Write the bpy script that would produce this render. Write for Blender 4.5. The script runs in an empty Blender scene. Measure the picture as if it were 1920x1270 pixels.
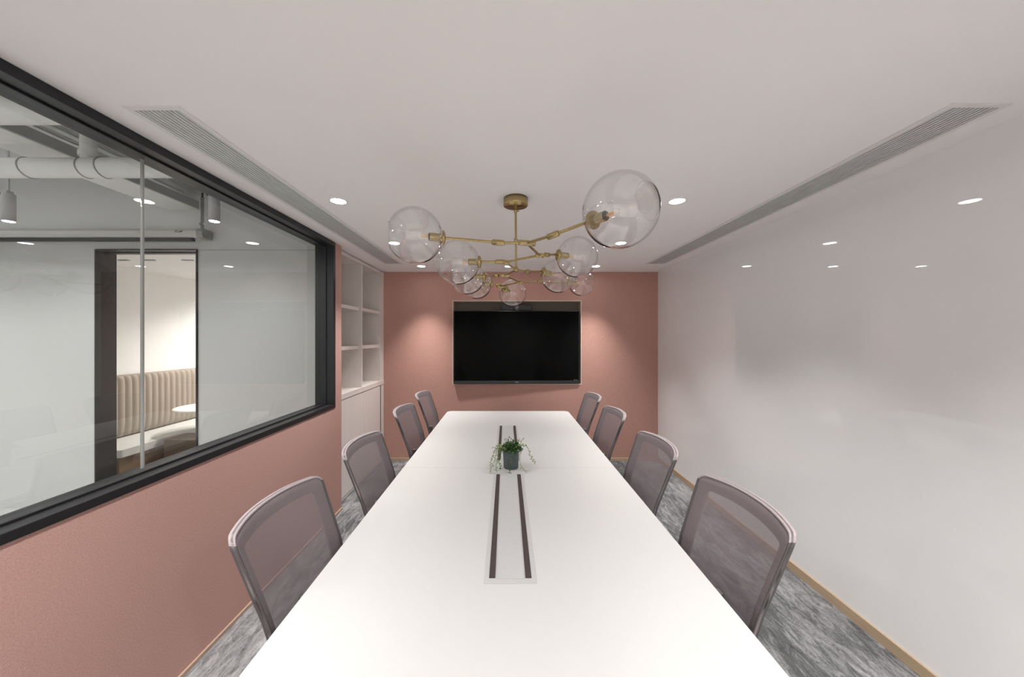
import bpy, bmesh, math, random
from mathutils import Vector, Matrix, Quaternion
PI = math.pi
random.seed(7)
S = bpy.context.scene
COL = S.collection

# ------------------------------------------------------------------ camera, world, exposure
CX, CY, F, CH = 949.0, 632.0, 650.0, 1.573      # vanishing point (px), focal (px), eye height
cam_d = bpy.data.cameras.new('camera')
cam = bpy.data.objects.new('camera', cam_d)
COL.objects.link(cam)
cam.location = (0, 0, CH)
cam.rotation_euler = (PI / 2, 0, 0)
cam_d.sensor_width = 36.0
cam_d.sensor_fit = 'HORIZONTAL'
cam_d.lens = F / 1920 * 36.0
cam_d.shift_x = (960 - CX) / 1920
cam_d.shift_y = -(635 - CY) / 1920
cam_d.clip_start = 0.05
S.camera = cam
w = bpy.data.worlds.new('world'); S.world = w; w.use_nodes = True
w.node_tree.nodes['Background'].inputs[0].default_value = (0.8, 0.85, 0.9, 1)
w.node_tree.nodes['Background'].inputs[1].default_value = 0.25
S.view_settings.view_transform = 'Standard'
S.view_settings.look = 'None'
S.view_settings.exposure = 0.0
S.view_settings.gamma = 1.0
S.view_settings.use_curve_mapping = False
S.cycles.use_denoising = True
S.cycles.use_adaptive_sampling = True
S.cycles.adaptive_threshold = 0.02
S.cycles.max_bounces = 12
S.cycles.diffuse_bounces = 5
S.cycles.glossy_bounces = 6
S.cycles.transparent_max_bounces = 40
S.cycles.caustics_reflective = False
S.cycles.caustics_refractive = False
S.cycles.sample_clamp_indirect = 6.0

# light levels (W)
E_MAIN, E_BACK, E_NEAR, E_TRACK, E_LOUNGE = 128.0, 150.0, 132.0, 20.0, 190.0
E_PANEL = 38.0
E_REAR = 265.0
LIGHT_COL = (1.0, 0.965, 0.93)

# room numbers
H, XR, XL, YB, YF = 2.4, 1.93, -1.5, 4.407, -1.3
DW = 3.17                                        # wall of the neighbouring office
P = lambda px, py, d: Vector(((px - CX) / F * d, d, CH - (py - CY) / F * d))

# ------------------------------------------------------------------ materials
def mat(name, col, rough=0.6, metal=0.0, spec=0.5, coat=0.0, coat_rough=0.03, noise=None, bump=None, scale=40, aniso=(1, 1, 1)):
    m = bpy.data.materials.new(name); m.use_nodes = True
    nt = m.node_tree; b = nt.nodes['Principled BSDF']
    b.inputs['Base Color'].default_value = (*col, 1)
    b.inputs['Roughness'].default_value = rough
    b.inputs['Metallic'].default_value = metal
    b.inputs['Specular IOR Level'].default_value = spec
    b.inputs['Coat Weight'].default_value = coat
    b.inputs['Coat Roughness'].default_value = coat_rough
    b.inputs['Coat IOR'].default_value = 1.6
    tc = nt.nodes.new('ShaderNodeTexCoord'); mp = nt.nodes.new('ShaderNodeMapping')
    mp.inputs['Scale'].default_value = aniso
    nt.links.new(tc.outputs['Object'], mp.inputs['Vector'])
    n = nt.nodes.new('ShaderNodeTexNoise'); n.inputs['Scale'].default_value = scale
    n.inputs['Detail'].default_value = 4
    nt.links.new(mp.outputs['Vector'], n.inputs['Vector'])
    amt = noise if noise is not None else 0.02
    r = nt.nodes.new('ShaderNodeValToRGB')
    r.color_ramp.elements[0].position = 0.3; r.color_ramp.elements[1].position = 0.7
    r.color_ramp.elements[0].color = (*[c * (1 - amt) for c in col], 1)
    r.color_ramp.elements[1].color = (*[min(1, c * (1 + amt)) for c in col], 1)
    nt.links.new(n.outputs['Fac'], r.inputs['Fac'])
    nt.links.new(r.outputs['Color'], b.inputs['Base Color'])
    if bump:
        bp = nt.nodes.new('ShaderNodeBump'); bp.inputs['Strength'].default_value = bump
        bp.inputs['Distance'].default_value = 0.002
        nt.links.new(n.outputs['Fac'], bp.inputs['Height'])
        nt.links.new(bp.outputs['Normal'], b.inputs['Normal'])
    return m

def emat(name, col, strength):
    m = bpy.data.materials.new(name); m.use_nodes = True
    nt = m.node_tree; nt.nodes.clear()
    e = nt.nodes.new('ShaderNodeEmission'); o = nt.nodes.new('ShaderNodeOutputMaterial')
    e.inputs[0].default_value = (*col, 1); e.inputs[1].default_value = strength
    nt.links.new(e.outputs[0], o.inputs[0])
    return m

def glassmat(name, tint, refl=1.0, rim=0.0, rough=0.0, ior=1.5):
    """thin clear glass: transmits straight through, reflects by Fresnel; 'rim' = absorption along the longer path near the edge"""
    m = bpy.data.materials.new(name); m.use_nodes = True
    nt = m.node_tree; nt.nodes.clear(); N = nt.nodes.new; L = nt.links.new
    t = N('ShaderNodeBsdfTransparent'); g = N('ShaderNodeBsdfGlossy'); mx = N('ShaderNodeMixShader'); o = N('ShaderNodeOutputMaterial')
    g.inputs['Roughness'].default_value = rough
    # Schlick reflectance from the unsigned viewing angle (same from both sides of the thin glass)
    geo = N('ShaderNodeNewGeometry'); dt = N('ShaderNodeVectorMath'); dt.operation = 'DOT_PRODUCT'
    L(geo.outputs['Normal'], dt.inputs[0]); L(geo.outputs['Incoming'], dt.inputs[1])
    ab = N('ShaderNodeMath'); ab.operation = 'ABSOLUTE'; L(dt.outputs['Value'], ab.inputs[0])
    om = N('ShaderNodeMath'); om.operation = 'SUBTRACT'; om.inputs[0].default_value = 1.0; om.use_clamp = True; L(ab.outputs[0], om.inputs[1])
    p5 = N('ShaderNodeMath'); p5.operation = 'POWER'; p5.inputs[1].default_value = 5; L(om.outputs[0], p5.inputs[0])
    f0 = ((ior - 1) / (ior + 1)) ** 2
    mu = N('ShaderNodeMath'); mu.operation = 'MULTIPLY_ADD'; mu.use_clamp = True
    mu.inputs[1].default_value = (1 - f0) * refl; mu.inputs[2].default_value = f0 * refl
    L(p5.outputs[0], mu.inputs[0]); L(mu.outputs[0], mx.inputs[0])
    if rim:
        pw = N('ShaderNodeMath'); pw.operation = 'POWER'; pw.inputs[1].default_value = 9
        L(om.outputs[0], pw.inputs[0])
        mc = N('ShaderNodeMix'); mc.data_type = 'RGBA'
        mc.inputs['A'].default_value = (*tint, 1); mc.inputs['B'].default_value = (*[c * (1 - rim) for c in tint], 1)
        L(pw.outputs[0], mc.inputs['Factor']); L(mc.outputs['Result'], t.inputs['Color'])
    else:
        t.inputs['Color'].default_value = (*tint, 1)
    L(t.outputs[0], mx.inputs[1]); L(g.outputs[0], mx.inputs[2]); L(mx.outputs[0], o.inputs[0])
    return m

def meshfab(name, col, opacity):
    m = mat(name, col, rough=0.75, spec=0.3, noise=0.10, scale=260)
    nt = m.node_tree; N = nt.nodes.new; L = nt.links.new
    b = nt.nodes['Principled BSDF']; o = nt.nodes['Material Output']
    t = N('ShaderNodeBsdfTransparent'); mx = N('ShaderNodeMixShader'); mx.inputs[0].default_value = opacity
    L(t.outputs[0], mx.inputs[1]); L(b.outputs[0], mx.inputs[2]); L(mx.outputs[0], o.inputs['Surface'])
    return m

def carpetmat():
    m = mat('carpet', (0.3, 0.3, 0.3), rough=0.95, spec=0.1)
    nt = m.node_tree; N = nt.nodes.new; L = nt.links.new; b = nt.nodes['Principled BSDF']
    tc = N('ShaderNodeTexCoord')
    def noise(scale, sc, detail=6, dist=0.0):
        mp = N('ShaderNodeMapping'); mp.inputs['Scale'].default_value = sc
        L(tc.outputs['Object'], mp.inputs['Vector'])
        n = N('ShaderNodeTexNoise'); n.inputs['Scale'].default_value = scale; n.inputs['Detail'].default_value = detail
        n.inputs['Distortion'].default_value = dist; n.inputs['Roughness'].default_value = 0.65
        L(mp.outputs[0], n.inputs['Vector']); return n
    a = noise(9, (3.2, 0.8, 1), 10, 1.2); c = noise(1.3, (1.5, 0.7, 1), 3); f = noise(120, (1.5, 0.6, 1), 4)
    ad = N('ShaderNodeMath'); ad.operation = 'ADD'; L(a.outputs[0], ad.inputs[0]); L(c.outputs[0], ad.inputs[1])
    a2 = N('ShaderNodeMath'); a2.operation = 'MULTIPLY_ADD'; a2.inputs[1].default_value = 0.45
    L(f.outputs[0], a2.inputs[0]); L(ad.outputs[0], a2.inputs[2])
    r = N('ShaderNodeValToRGB'); e = r.color_ramp.elements
    mr = N('ShaderNodeMapRange'); mr.inputs[1].default_value = 0.8; mr.inputs[2].default_value = 1.65
    L(a2.outputs[0], mr.inputs[0]); L(mr.outputs[0], r.inputs[0])
    e[0].position = 0.12; e[0].color = (0.05, 0.051, 0.054, 1)
    e[1].position = 0.9; e[1].color = (0.42, 0.42, 0.43, 1)
    x = e.new(0.40); x.color = (0.11, 0.112, 0.115, 1)
    x = e.new(0.62); x.color = (0.25, 0.252, 0.26, 1)
    L(r.outputs[0], b.inputs['Base Color'])
    bp = N('ShaderNodeBump'); bp.inputs['Strength'].default_value = 0.4; bp.inputs['Distance'].default_value = 0.003
    L(f.outputs[0], bp.inputs['Height']); L(bp.outputs[0], b.inputs['Normal'])
    return m

M = dict(
    ceiling=mat('ceiling_paint', (0.91, 0.885, 0.88), 0.9, spec=0.2, noise=0.012, scale=300),
    pink=mat('pink_felt', (0.49, 0.28, 0.236), 0.95, spec=0.1, noise=0.13, bump=0.5, scale=190),
    pinkside=mat('rose_felt', (0.49, 0.30, 0.262), 0.95, spec=0.1, noise=0.10, bump=0.5, scale=190),  # same felt as pink, paled for the office light on this wall
    whitewall=mat('white_back_painted_glass', (0.88, 0.89, 0.895), 0.55, spec=0.3, coat=1.0, coat_rough=0.012, noise=0.005),
    office=mat('office_wall_paint', (0.57, 0.575, 0.57), 0.85, spec=0.2, noise=0.01),
    lounge=mat('lounge_wall_paint', (0.85, 0.835, 0.815), 0.85, spec=0.2, noise=0.01),
    greypaint=mat('grey_duct_paint', (0.75, 0.75, 0.73), 0.55, spec=0.4, noise=0.03, scale=12),
    beamgrey=mat('grey_beam_paint', (0.36, 0.36, 0.355), 0.8, noise=0.03),
    carpet=carpetmat(),
    woodstrip=mat('light_oak', (0.47, 0.355, 0.24), 0.5, noise=0.10, scale=18, aniso=(1, 0.12, 6)),
    edgestrip=mat('tan_edge_strip', (0.42, 0.30, 0.235), 0.6),
    blackframe=mat('black_metal_frame', (0.015, 0.015, 0.017), 0.36, spec=0.4, noise=0.04),
    darkwood=mat('dark_door_frame', (0.02, 0.018, 0.017), 0.4, noise=0.1),
    cab=mat('greige_laminate', (0.74, 0.69, 0.655), 0.5, noise=0.03, scale=60, aniso=(1, 1, 0.05)),
    gap=mat('shadow_gap_black', (0.02, 0.02, 0.02), 0.9),  # black filler standing in for the shade in the bookcase's gaps
    table=mat('white_laminate', (0.46, 0.46, 0.457), 0.38, spec=0.45, noise=0.004),
    plate=mat('grey_white_aluminium', (0.395, 0.395, 0.40), 0.42, spec=0.5),
    brush=mat('brown_bristle_strip', (0.055, 0.043, 0.040), 0.95, spec=0.1, noise=0.25, scale=500),
    legwhite=mat('white_powder_coat', (0.7, 0.7, 0.7), 0.5),
    fabric=meshfab('grey_mauve_mesh', (0.225, 0.187, 0.20), 0.52),
    rimfab=mat('grey_mauve_back_rim', (0.30, 0.26, 0.27), 0.7, spec=0.3, noise=0.06, scale=260),
    frameplastic=mat('dark_grey_plastic', (0.075, 0.07, 0.07), 0.5, noise=0.04),
    seatfab=mat('dark_mauve_seat_fabric', (0.13, 0.11, 0.115), 0.9, noise=0.15, scale=260),
    brass=mat('brushed_brass', (0.43, 0.33, 0.16), 0.27, metal=1.0, noise=0.06, scale=30, aniso=(1, 1, 8)),
    sockdark=mat('dark_socket_mouth', (0.03, 0.03, 0.028), 0.6),
    globe=glassmat('clear_globe_glass', (0.985, 0.985, 0.985), 3.4, rim=0.7, ior=1.5),
    bulb=glassmat('clear_bulb_glass', (0.98, 0.97, 0.95), 1.0, rim=0.5, ior=1.5),
    filament=mat('peach_filament', (0.85, 0.52, 0.28), 0.5),
    pane=glassmat('window_glass', (0.925, 0.93, 0.925), 1.15, ior=1.5),
    joint=mat('silicone_joint', (0.34, 0.34, 0.33), 0.35),
    screen=mat('tv_screen', (0.004, 0.004, 0.004), 0.05, spec=0.025, noise=0.0),
    tvframe=mat('tv_bezel', (0.018, 0.017, 0.016), 0.35),
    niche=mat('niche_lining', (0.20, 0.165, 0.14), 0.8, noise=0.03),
    nichetrim=mat('beige_trim', (0.60, 0.46, 0.38), 0.5),
    camblack=mat('camera_black', (0.02, 0.02, 0.024), 0.35),
    lensm=mat('camera_lens', (0.06, 0.065, 0.065), 0.15, coat=1),
    logo=mat('silver_print', (0.42, 0.42, 0.42), 0.4),
    vent=mat('grey_vent_metal', (0.60, 0.60, 0.605), 0.45, spec=0.4),
    ventdark=mat('vent_plenum', (0.17, 0.17, 0.175), 0.8),
    trimwhite=mat('white_trim', (0.78, 0.765, 0.76), 0.6),
    lens=emat('downlight_lens_glow', (1.0, 0.98, 0.96), 38.0),
    pot=mat('slate_grey_pot', (0.075, 0.095, 0.10), 0.7, noise=0.08, scale=25),
    soil=mat('dark_soil', (0.03, 0.022, 0.015), 0.95, noise=0.4, scale=150),
    leafd=mat('dark_green_leaves', (0.035, 0.095, 0.02), 0.55, noise=0.35, scale=35),
    leafl=mat('pale_green_leaves', (0.22, 0.28, 0.085), 0.55, noise=0.35, scale=45),
    vine=mat('vine_stem', (0.10, 0.12, 0.05), 0.7),
    banq=mat('taupe_channelled_upholstery', (0.40, 0.345, 0.29), 0.9, spec=0.15, noise=0.07, scale=200),
    seatwhite=mat('pale_seat_cushion', (0.62, 0.61, 0.58), 0.8, noise=0.03, scale=120),
    benchwood=mat('brown_wood_veneer', (0.24, 0.165, 0.10), 0.5, noise=0.15, scale=8, aniso=(1, 0.3, 6)),
    stool=mat('dark_brown_leather', (0.095, 0.065, 0.042), 0.55, noise=0.08),
    tablecream=mat('cream_tabletop', (0.85, 0.80, 0.72), 0.45),
    trackwhite=mat('light_grey_lamp_body', (0.50, 0.50, 0.51), 0.5),
    hardware=mat('dark_hardware', (0.06, 0.06, 0.06), 0.4, metal=0.5),
    screenwhite=mat('screen_housing', (0.50, 0.49, 0.475), 0.6),
    endcap=mat('grey_end_cap', (0.26, 0.26, 0.255), 0.5),
    greyfloor=mat('office_floor', (0.62, 0.62, 0.61), 0.8, noise=0.08, scale=6),
)

# ------------------------------------------------------------------ mesh builder
class MB:
    def __init__(s): s.v = []; s.f = []; s.sm = []; s.mi = []
    def add(s, vs, fs, smooth=False, mi=0):
        o = len(s.v); s.v += [tuple(v) for v in vs]
        for f in fs: s.f.append([i + o for i in f]); s.sm.append(smooth); s.mi.append(mi)
        return s
    def box(s, x0, x1, y0, y1, z0, z1, mi=0):
        x0, x1 = sorted((x0, x1)); y0, y1 = sorted((y0, y1)); z0, z1 = sorted((z0, z1))
        vs = [(x, y, z) for z in (z0, z1) for y in (y0, y1) for x in (x0, x1)]
        return s.add(vs, [(0, 2, 3, 1), (4, 5, 7, 6), (0, 1, 5, 4), (2, 6, 7, 3), (0, 4, 6, 2), (1, 3, 7, 5)], False, mi)
    def rings(s, rs, smooth=True, caps=(True, True), closed=False, mi=0):
        n = len(rs[0]); vs = [p for r in rs for p in r]; fs = []
        m = len(rs)
        for i in range(m if closed else m - 1):
            a = i * n; b = ((i + 1) % m) * n
            for j in range(n):
                k = (j + 1) % n
                fs.append((a + j, a + k, b + k, b + j))
        s.add(vs, fs, smooth, mi)
        if not closed:
            if caps[0]: s.add(rs[0], [tuple(reversed(range(n)))], False, mi)
            if caps[1]: s.add(rs[-1], [tuple(range(n))], False, mi)
        return s
    def tube(s, pts, r, n=12, smooth=True, caps=(True, True), mi=0):
        pts = [Vector(p) for p in pts]
        rr = r if isinstance(r, (list, tuple)) else [r] * len(pts)
        rs = []; up = None
        for i, p in enumerate(pts):
            a = pts[max(0, i - 1)]; b = pts[min(len(pts) - 1, i + 1)]
            t = (b - a).normalized()
            if up is None:
                up = Vector((0, 0, 1)) if abs(t.z) < 0.9 else Vector((1, 0, 0))
            u = (up - t * up.dot(t)).normalized(); up = u
            v = t.cross(u)
            rs.append([p + (u * math.cos(2 * PI * k / n) + v * math.sin(2 * PI * k / n)) * rr[i] for k in range(n)])
        return s.rings(rs, smooth, caps, mi=mi)
    def lathe(s, prof, c=(0, 0, 0), ax=(0, 0, 1), n=32, smooth=True, caps=(True, True), mi=0):
        """prof: list of (radius, distance along axis)"""
        c = Vector(c); q = Vector((0, 0, 1)).rotation_difference(Vector(ax).normalized())
        rs = [[c + q @ Vector((r * math.cos(2 * PI * k / n), r * math.sin(2 * PI * k / n), h)) for k in range(n)] for r, h in prof]
        return s.rings(rs, smooth, caps, mi=mi)
    def torus(s, c, ax, R, r, n=32, m=8, mi=0):
        prof = [(R + r * math.cos(2 * PI * k / m), r * math.sin(2 * PI * k / m)) for k in range(m)]
        c = Vector(c); q = Vector((0, 0, 1)).rotation_difference(Vector(ax).normalized())
        rs = [[c + q @ Vector((R_ * math.cos(a), R_ * math.sin(a), h)) for R_, h in prof] for a in [2 * PI * k / n for k in range(n)]]
        return s.rings(rs, True, closed=True, mi=mi)
    def prism(s, poly, z0, z1, mi=0, smooth=False):
        n = len(poly)
        rs = [[(x, y, z) for x, y in poly] for z in (z0, z1)]
        return s.rings(rs, smooth, mi=mi)
    def build(s, name, m, parent=None, bevel=0, seg=2, loc=None):
        me = bpy.data.meshes.new(name)
        me.from_pydata(s.v, [], s.f); me.update()
        bm = bmesh.new(); bm.from_mesh(me)
        bmesh.ops.recalc_face_normals(bm, faces=bm.faces); bm.to_mesh(me); bm.free()
        for i, p in enumerate(me.polygons):
            p.use_smooth = s.sm[i]; p.material_index = s.mi[i]
        ms = m if isinstance(m, (list, tuple)) else [m]
        for x in ms: me.materials.append(x)
        o = bpy.data.objects.new(name, me); COL.objects.link(o)
        if parent: o.parent = parent
        if loc: o.location = loc
        if bevel:
            b = o.modifiers.new('bevel', 'BEVEL'); b.width = bevel; b.segments = seg; b.limit_method = 'ANGLE'; b.angle_limit = math.radians(40)
            b.harden_normals = False
        return o

def rrect(x0, x1, y0, y1, r, n=8):
    out = []
    for cx, cy, a0 in ((x1 - r, y0 + r, -PI / 2), (x1 - r, y1 - r, 0), (x0 + r, y1 - r, PI / 2), (x0 + r, y0 + r, PI)):
        for k in range(n + 1):
            a = a0 + (PI / 2) * k / n
            out.append((cx + r * math.cos(a), cy + r * math.sin(a)))
    return out

def tag(o, label, cat, group=None, kind=None):
    o['label'] = label; o['category'] = cat
    if group: o['group'] = group
    if kind: o['kind'] = kind
    return o
def thing(name, label, cat, loc=(0, 0, 0), rz=0, group=None):
    o = bpy.data.objects.new(name, None); COL.objects.link(o)
    o.location = loc; o.rotation_euler = (0, 0, rz); o.empty_display_size = 0.1
    return tag(o, label, cat, group)
def struct(o, label=None):
    o['kind'] = 'structure'
    if label: o['label'] = label; o['category'] = label_cat(o.name)
    return o
def label_cat(n):
    n = n.split('_')[0]
    return {'wall': 'wall', 'floor': 'floor', 'ceiling': 'ceiling', 'window': 'window', 'door': 'doorway', 'baseboard': 'baseboard', 'trim': 'trim'}.get(n, n)
def copy_tree(o, parent=None):
    c = o.copy(); COL.objects.link(c)
    if parent: c.parent = parent
    for ch in list(o.children): copy_tree(ch, c)
    return c

def spot(loc, energy, size=100, blend=1.0, target=None, col=LIGHT_COL, soft=0.045, name='lamp_light', parent=None):
    l = bpy.data.lights.new(name, 'SPOT'); l.energy = energy; l.spot_size = math.radians(size); l.spot_blend = blend
    l.shadow_soft_size = soft; l.color = col
    o = bpy.data.objects.new(name, l); COL.objects.link(o); o.location = loc
    if parent: o.parent = parent
    return o

# ------------------------------------------------------------------ lamps of the rooms (see the fixtures below)
LAMPS = [(-1.02, 2.108), (1.04, 2.108), (-0.985, 3.052), (1.01, 3.052), (-0.99, 4.05), (0.03, 4.06), (1.05, 4.05), (-1.0, 0.74), (1.03, 0.74), (-1.0, -0.5), (1.03, -0.5)]  # last pair is added behind the camera for bounce fill

# ------------------------------------------------------------------ the setting
struct(MB().box(-7, 2.1, YF - 0.1, 6.2, -0.1, 0).build('floor', M['carpet']), 'mottled grey and white carpet under the whole meeting room')

struct(MB().box(-7, -1.66, YF, DW, 0, 0.006).build('floor_office', M['greyfloor']), 'light floor of the office beyond the glass')  # pale layer over the carpet slab, added to bounce light up
# ceiling with the two long openings for the air vents
VR = (1.60, 1.772, 1.245, 3.90); VL = (-1.352, -1.19, 1.26, 3.90)
c = MB()
z0, z1 = H, H + 0.06
y0, y1 = YF - 0.1, YB + 0.2
c.box(XL - 0.5, XR + 0.15, y0, 1.245, z0, z1); c.box(XL - 0.5, XR + 0.15, 3.90, y1, z0, z1)
c.box(XL - 0.5, VL[0], 1.26, 3.90, z0, z1); c.box(XL - 0.5, VL[1], 1.245, 1.26, z0, z1)
c.box(VL[1], VR[0], 1.245, 3.90, z0, z1); c.box(VR[1], XR + 0.15, 1.245, 3.90, z0, z1)
c.v = [(max(x, -1.65) if y < 3.16 or True else x, y, z) for x, y, z in c.v]
struct(c.build('ceiling', M['ceiling']), 'flat white painted ceiling of the meeting room')

# back wall with TV recess
NX0, NX1, NZ0, NZ1 = -0.683, 0.960, 0.966, 2.038
b = MB()
b.box(-1.98, NX0, YB, YB + 0.16, 0, H); b.box(NX1, XR + 0.1, YB, YB + 0.16, 0, H)
b.box(NX0, NX1, YB, YB + 0.16, 0, NZ0); b.box(NX0, NX1, YB, YB + 0.16, NZ1, H)
struct(b.build('wall_back', M['pink']), 'dusty pink felt wall at the far end behind the television')
n = MB()
t_ = 0.012; YN = YB + 0.15
n.box(NX0, NX1, YN, YN + t_, NZ0, NZ1)
struct(n.build('trim_1', M['niche']), 'brown-grey lining at the back of the television recess')
n = MB()
for (x0, x1, zz0, zz1) in ((NX0, NX0 + t_, NZ0, NZ1), (NX1 - t_, NX1, NZ0, NZ1), (NX0 + t_, NX1 - t_, NZ0, NZ0 + t_), (NX0 + t_, NX1 - t_, NZ1 - t_, NZ1)):
    n.box(x0, x1, YB - 0.004, YN, zz0, zz1)
struct(n.build('trim_2', M['nichetrim']), 'thin beige frame lining the edge of the television recess')

struct(MB().box(XR, XR + 0.12, YF - 0.1, YB + 0.16, 0, H).build('wall_right', M['whitewall']), 'glossy white glass-faced wall on the right')
struct(MB().box(-1.65, XR + 0.12, YF - 0.12, YF, 0, H).build('wall_front', M['ceiling']), 'plain light wall behind the camera')
b = MB()
b.box(-1.65, XL, YF, 3.037, 0, 0.954); b.box(-1.65, XL, 3.037, 3.158, 0, H)
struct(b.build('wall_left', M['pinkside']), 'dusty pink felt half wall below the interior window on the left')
struct(MB().box(-1.65, -1.56, YF, 3.16, H + 0.0, 3.05).build('wall_left_upper', M['office']), 'plain wall above the window on the office side')
struct(MB().box(XR - 0.012, XR, YF, YB, 0, 0.056).build('baseboard_right', M['woodstrip']), 'thin oak baseboard along the glossy white wall')
struct(MB().box(-1.54, XR - 0.012, YB - 0.012, YB, 0, 0.036).build('baseboard_back', M['woodstrip']), 'thin oak baseboard under the pink far wall')
struct(MB().box(XL, XL + 0.010, YF, 3.158, 0, 0.020).build('baseboard_left', M['edgestrip']), 'thin tan edge strip along the foot of the pink half wall')

# interior window: black frame, two panes, joint
XG = -1.61
f = MB()
yw0, yw1 = YF + 0.02, 3.037
f.box(-1.655, -1.494, yw0, yw1, 0.954, 0.988)               # sill
f.box(-1.655, -1.494, yw0, yw1, 2.362, 2.399)               # head
f.box(-1.655, -1.494, 3.002, yw1, 0.988, 2.362)             # far jamb
f.box(-1.655, -1.494, yw0, yw0 + 0.035, 0.988, 2.362)       # near jamb
f.box(-1.598, -1.556, yw0 + 0.035, 3.002, 0.988, 0.996)     # glazing beads
f.box(-1.598, -1.556, yw0 + 0.035, 3.002, 2.354, 2.362)
f.box(-1.598, -1.556, 2.994, 3.002, 0.996, 2.354)
win = f.build('window_1', M['blackframe'], bevel=0.002)
struct(win, 'long interior window in a black metal frame on the left')
YJ = 1.534
g = MB(); g.box(XG - 0.0015, XG + 0.0015, yw0 + 0.03, YJ - 0.005, 0.984, 2.366)
g.build('glass_pane', M['pane'], win)
g = MB(); g.box(XG - 0.0015, XG + 0.0015, YJ + 0.005, 3.006, 0.984, 2.366)
g.build('glass_pane', M['pane'], win)
MB().box(XG - 0.005, XG + 0.005, YJ - 0.0042, YJ + 0.0042, 0.988, 2.362).build('glazing_joint', M['joint'], win)

# office beyond the window
DX0, DX1, DZ = -3.741, -2.829, 2.363
b = MB()
b.box(-7, DX0 - 0.01, DW, DW + 0.152, 0, 3.05); b.box(DX1 + 0.01, -1.6, DW, DW + 0.015, 0, 3.05)
b.box(DX1 + 0.01, -2.0, DW + 0.015, DW + 0.152, 0, 3.05)
b.box(DX0 - 0.01, DX1 + 0.01, DW, DW + 0.152, DZ + 0.01, 3.05)
struct(b.build('wall_office_far', M['office']), 'pale grey-white office wall with the doorway, seen through the glass')
struct(MB().box(-7.1, -7, YF - 0.1, DW, 0, 3.05).build('wall_office_left', M['office']), 'far side wall of the office beyond the glass')
struct(MB().box(-7, -1.65, YF - 0.12, YF - 0.02, 0, 3.05).build('wall_office_front', M['office']), 'office wall behind the camera')
struct(MB().box(-7.1, -1.56, YF - 0.12, DW + 0.1, 3.05, 3.12).build('ceiling_office', M['office']), 'high bare ceiling of the office beyond the glass')
# door frame
f = MB()
f.box(DX0 - 0.01, DX0, DW - 0.012, DW + 0.160, 0, DZ + 0.01); f.box(DX1, DX1 + 0.012, DW - 0.012, DW + 0.160, 0, DZ + 0.01)
f.box(DX0, DX1, DW - 0.012, DW + 0.160, DZ, DZ + 0.012)
f.box(DX0, DX1, DW + 0.06, DW + 0.075, DZ - 0.012, DZ)
struct(f.build('door_1', M['darkwood']), 'tall open doorway with black lined frame in the office wall')
# panel seam
struct(MB().box(DX1 + 0.02, -1.66, DW - 0.0015, DW, DZ + 0.002, DZ + 0.006).build('trim_3', M['endcap']), 'fine horizontal panel line right of the doorway')

# lounge through the doorway
LY = 6.0
struct(MB().box(-4.45, -4.35, DW + 0.152, LY, 0, 2.45).build('wall_lounge_left', M['lounge']), 'cream lounge wall above the banquette')
struct(MB().box(-4.45, -2.0, LY, LY + 0.1, 0, 2.45).build('wall_lounge_back', M['lounge']), 'cream end wall of the lounge')
struct(MB().box(-2.1, -2.0, DW + 0.152, LY, 0, 2.45).build('wall_lounge_right', M['lounge']), 'cream right wall of the lounge')
struct(MB().box(-4.45, -2.0, DW + 0.152, LY, 2.37, 2.45).build('ceiling_lounge', M['lounge']), 'cream lounge ceiling')

# ------------------------------------------------------------------ overhead beam, pipes, ducts in the office
X1, X2 = -2.809, -3.10
MB_soffit = MB().box(X2, X1, YF, DW, 2.734, 2.742)
struct(MB_soffit.build('trim_4', M['greypaint']), 'pale underside board of the ceiling beam in the office')
struct(MB().box(X2, X1, YF, DW, 2.742, 2.81).build('trim_5', M['beamgrey']), 'grey ceiling beam running towards the office wall')
for i, (px, pz, pr) in enumerate(((-2.93, 2.895, 0.014), (-2.91, 2.94, 0.015), (-2.88, 2.99, 0.018))):
    pp = MB().tube([(px, YF, pz), (px, DW, pz)], pr, 14).build('conduit_pipe', M['greypaint'])
    tag(pp, ['painted conduit nearest the beam, running towards the office wall', 'middle painted conduit beside the office beam', 'painted conduit nearest the window, thickest of the three'][i], 'pipe', 'conduits under the office ceiling')
du = thing('air_duct', 'round grey-painted duct crossing the office with clamp rings and a riser', 'duct', (0, 0, 0))
d = MB().tube([(-7, 2.1, 2.597), (-1.66, 2.1, 2.597)], 0.057, 28)
d.build('duct_pipe', M['greypaint'], du)
for px in (38, 146, 182):
    x = (px - CX) / F * 2.06
    MB().torus((x, 2.1, 2.597), (1, 0, 0), 0.058, 0.004, 32, 8).build('clamp_ring', M['beamgrey'], du)
MB().lathe([(0.036, 0), (0.036, 0.42)], (-2.53, 2.1, 2.63), n=20).lathe([(0.044, 0), (0.044, 0.03)], (-2.53, 2.1, 2.66), n=20).build('riser_pipe', M['greypaint'], du)
d2 = thing('air_duct', 'upper pale duct with a flat underside nearest the top left corner', 'duct')
MB().tube([(-7, 1.6, 2.619), (-1.66, 1.6, 2.619)], 0.059, 28).build('duct_pipe', M['greypaint'], d2)
MB().torus((-2.6, 1.6, 2.619), (1, 0, 0), 0.061, 0.004, 32, 8).build('clamp_ring', M['beamgrey'], d2)

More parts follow.
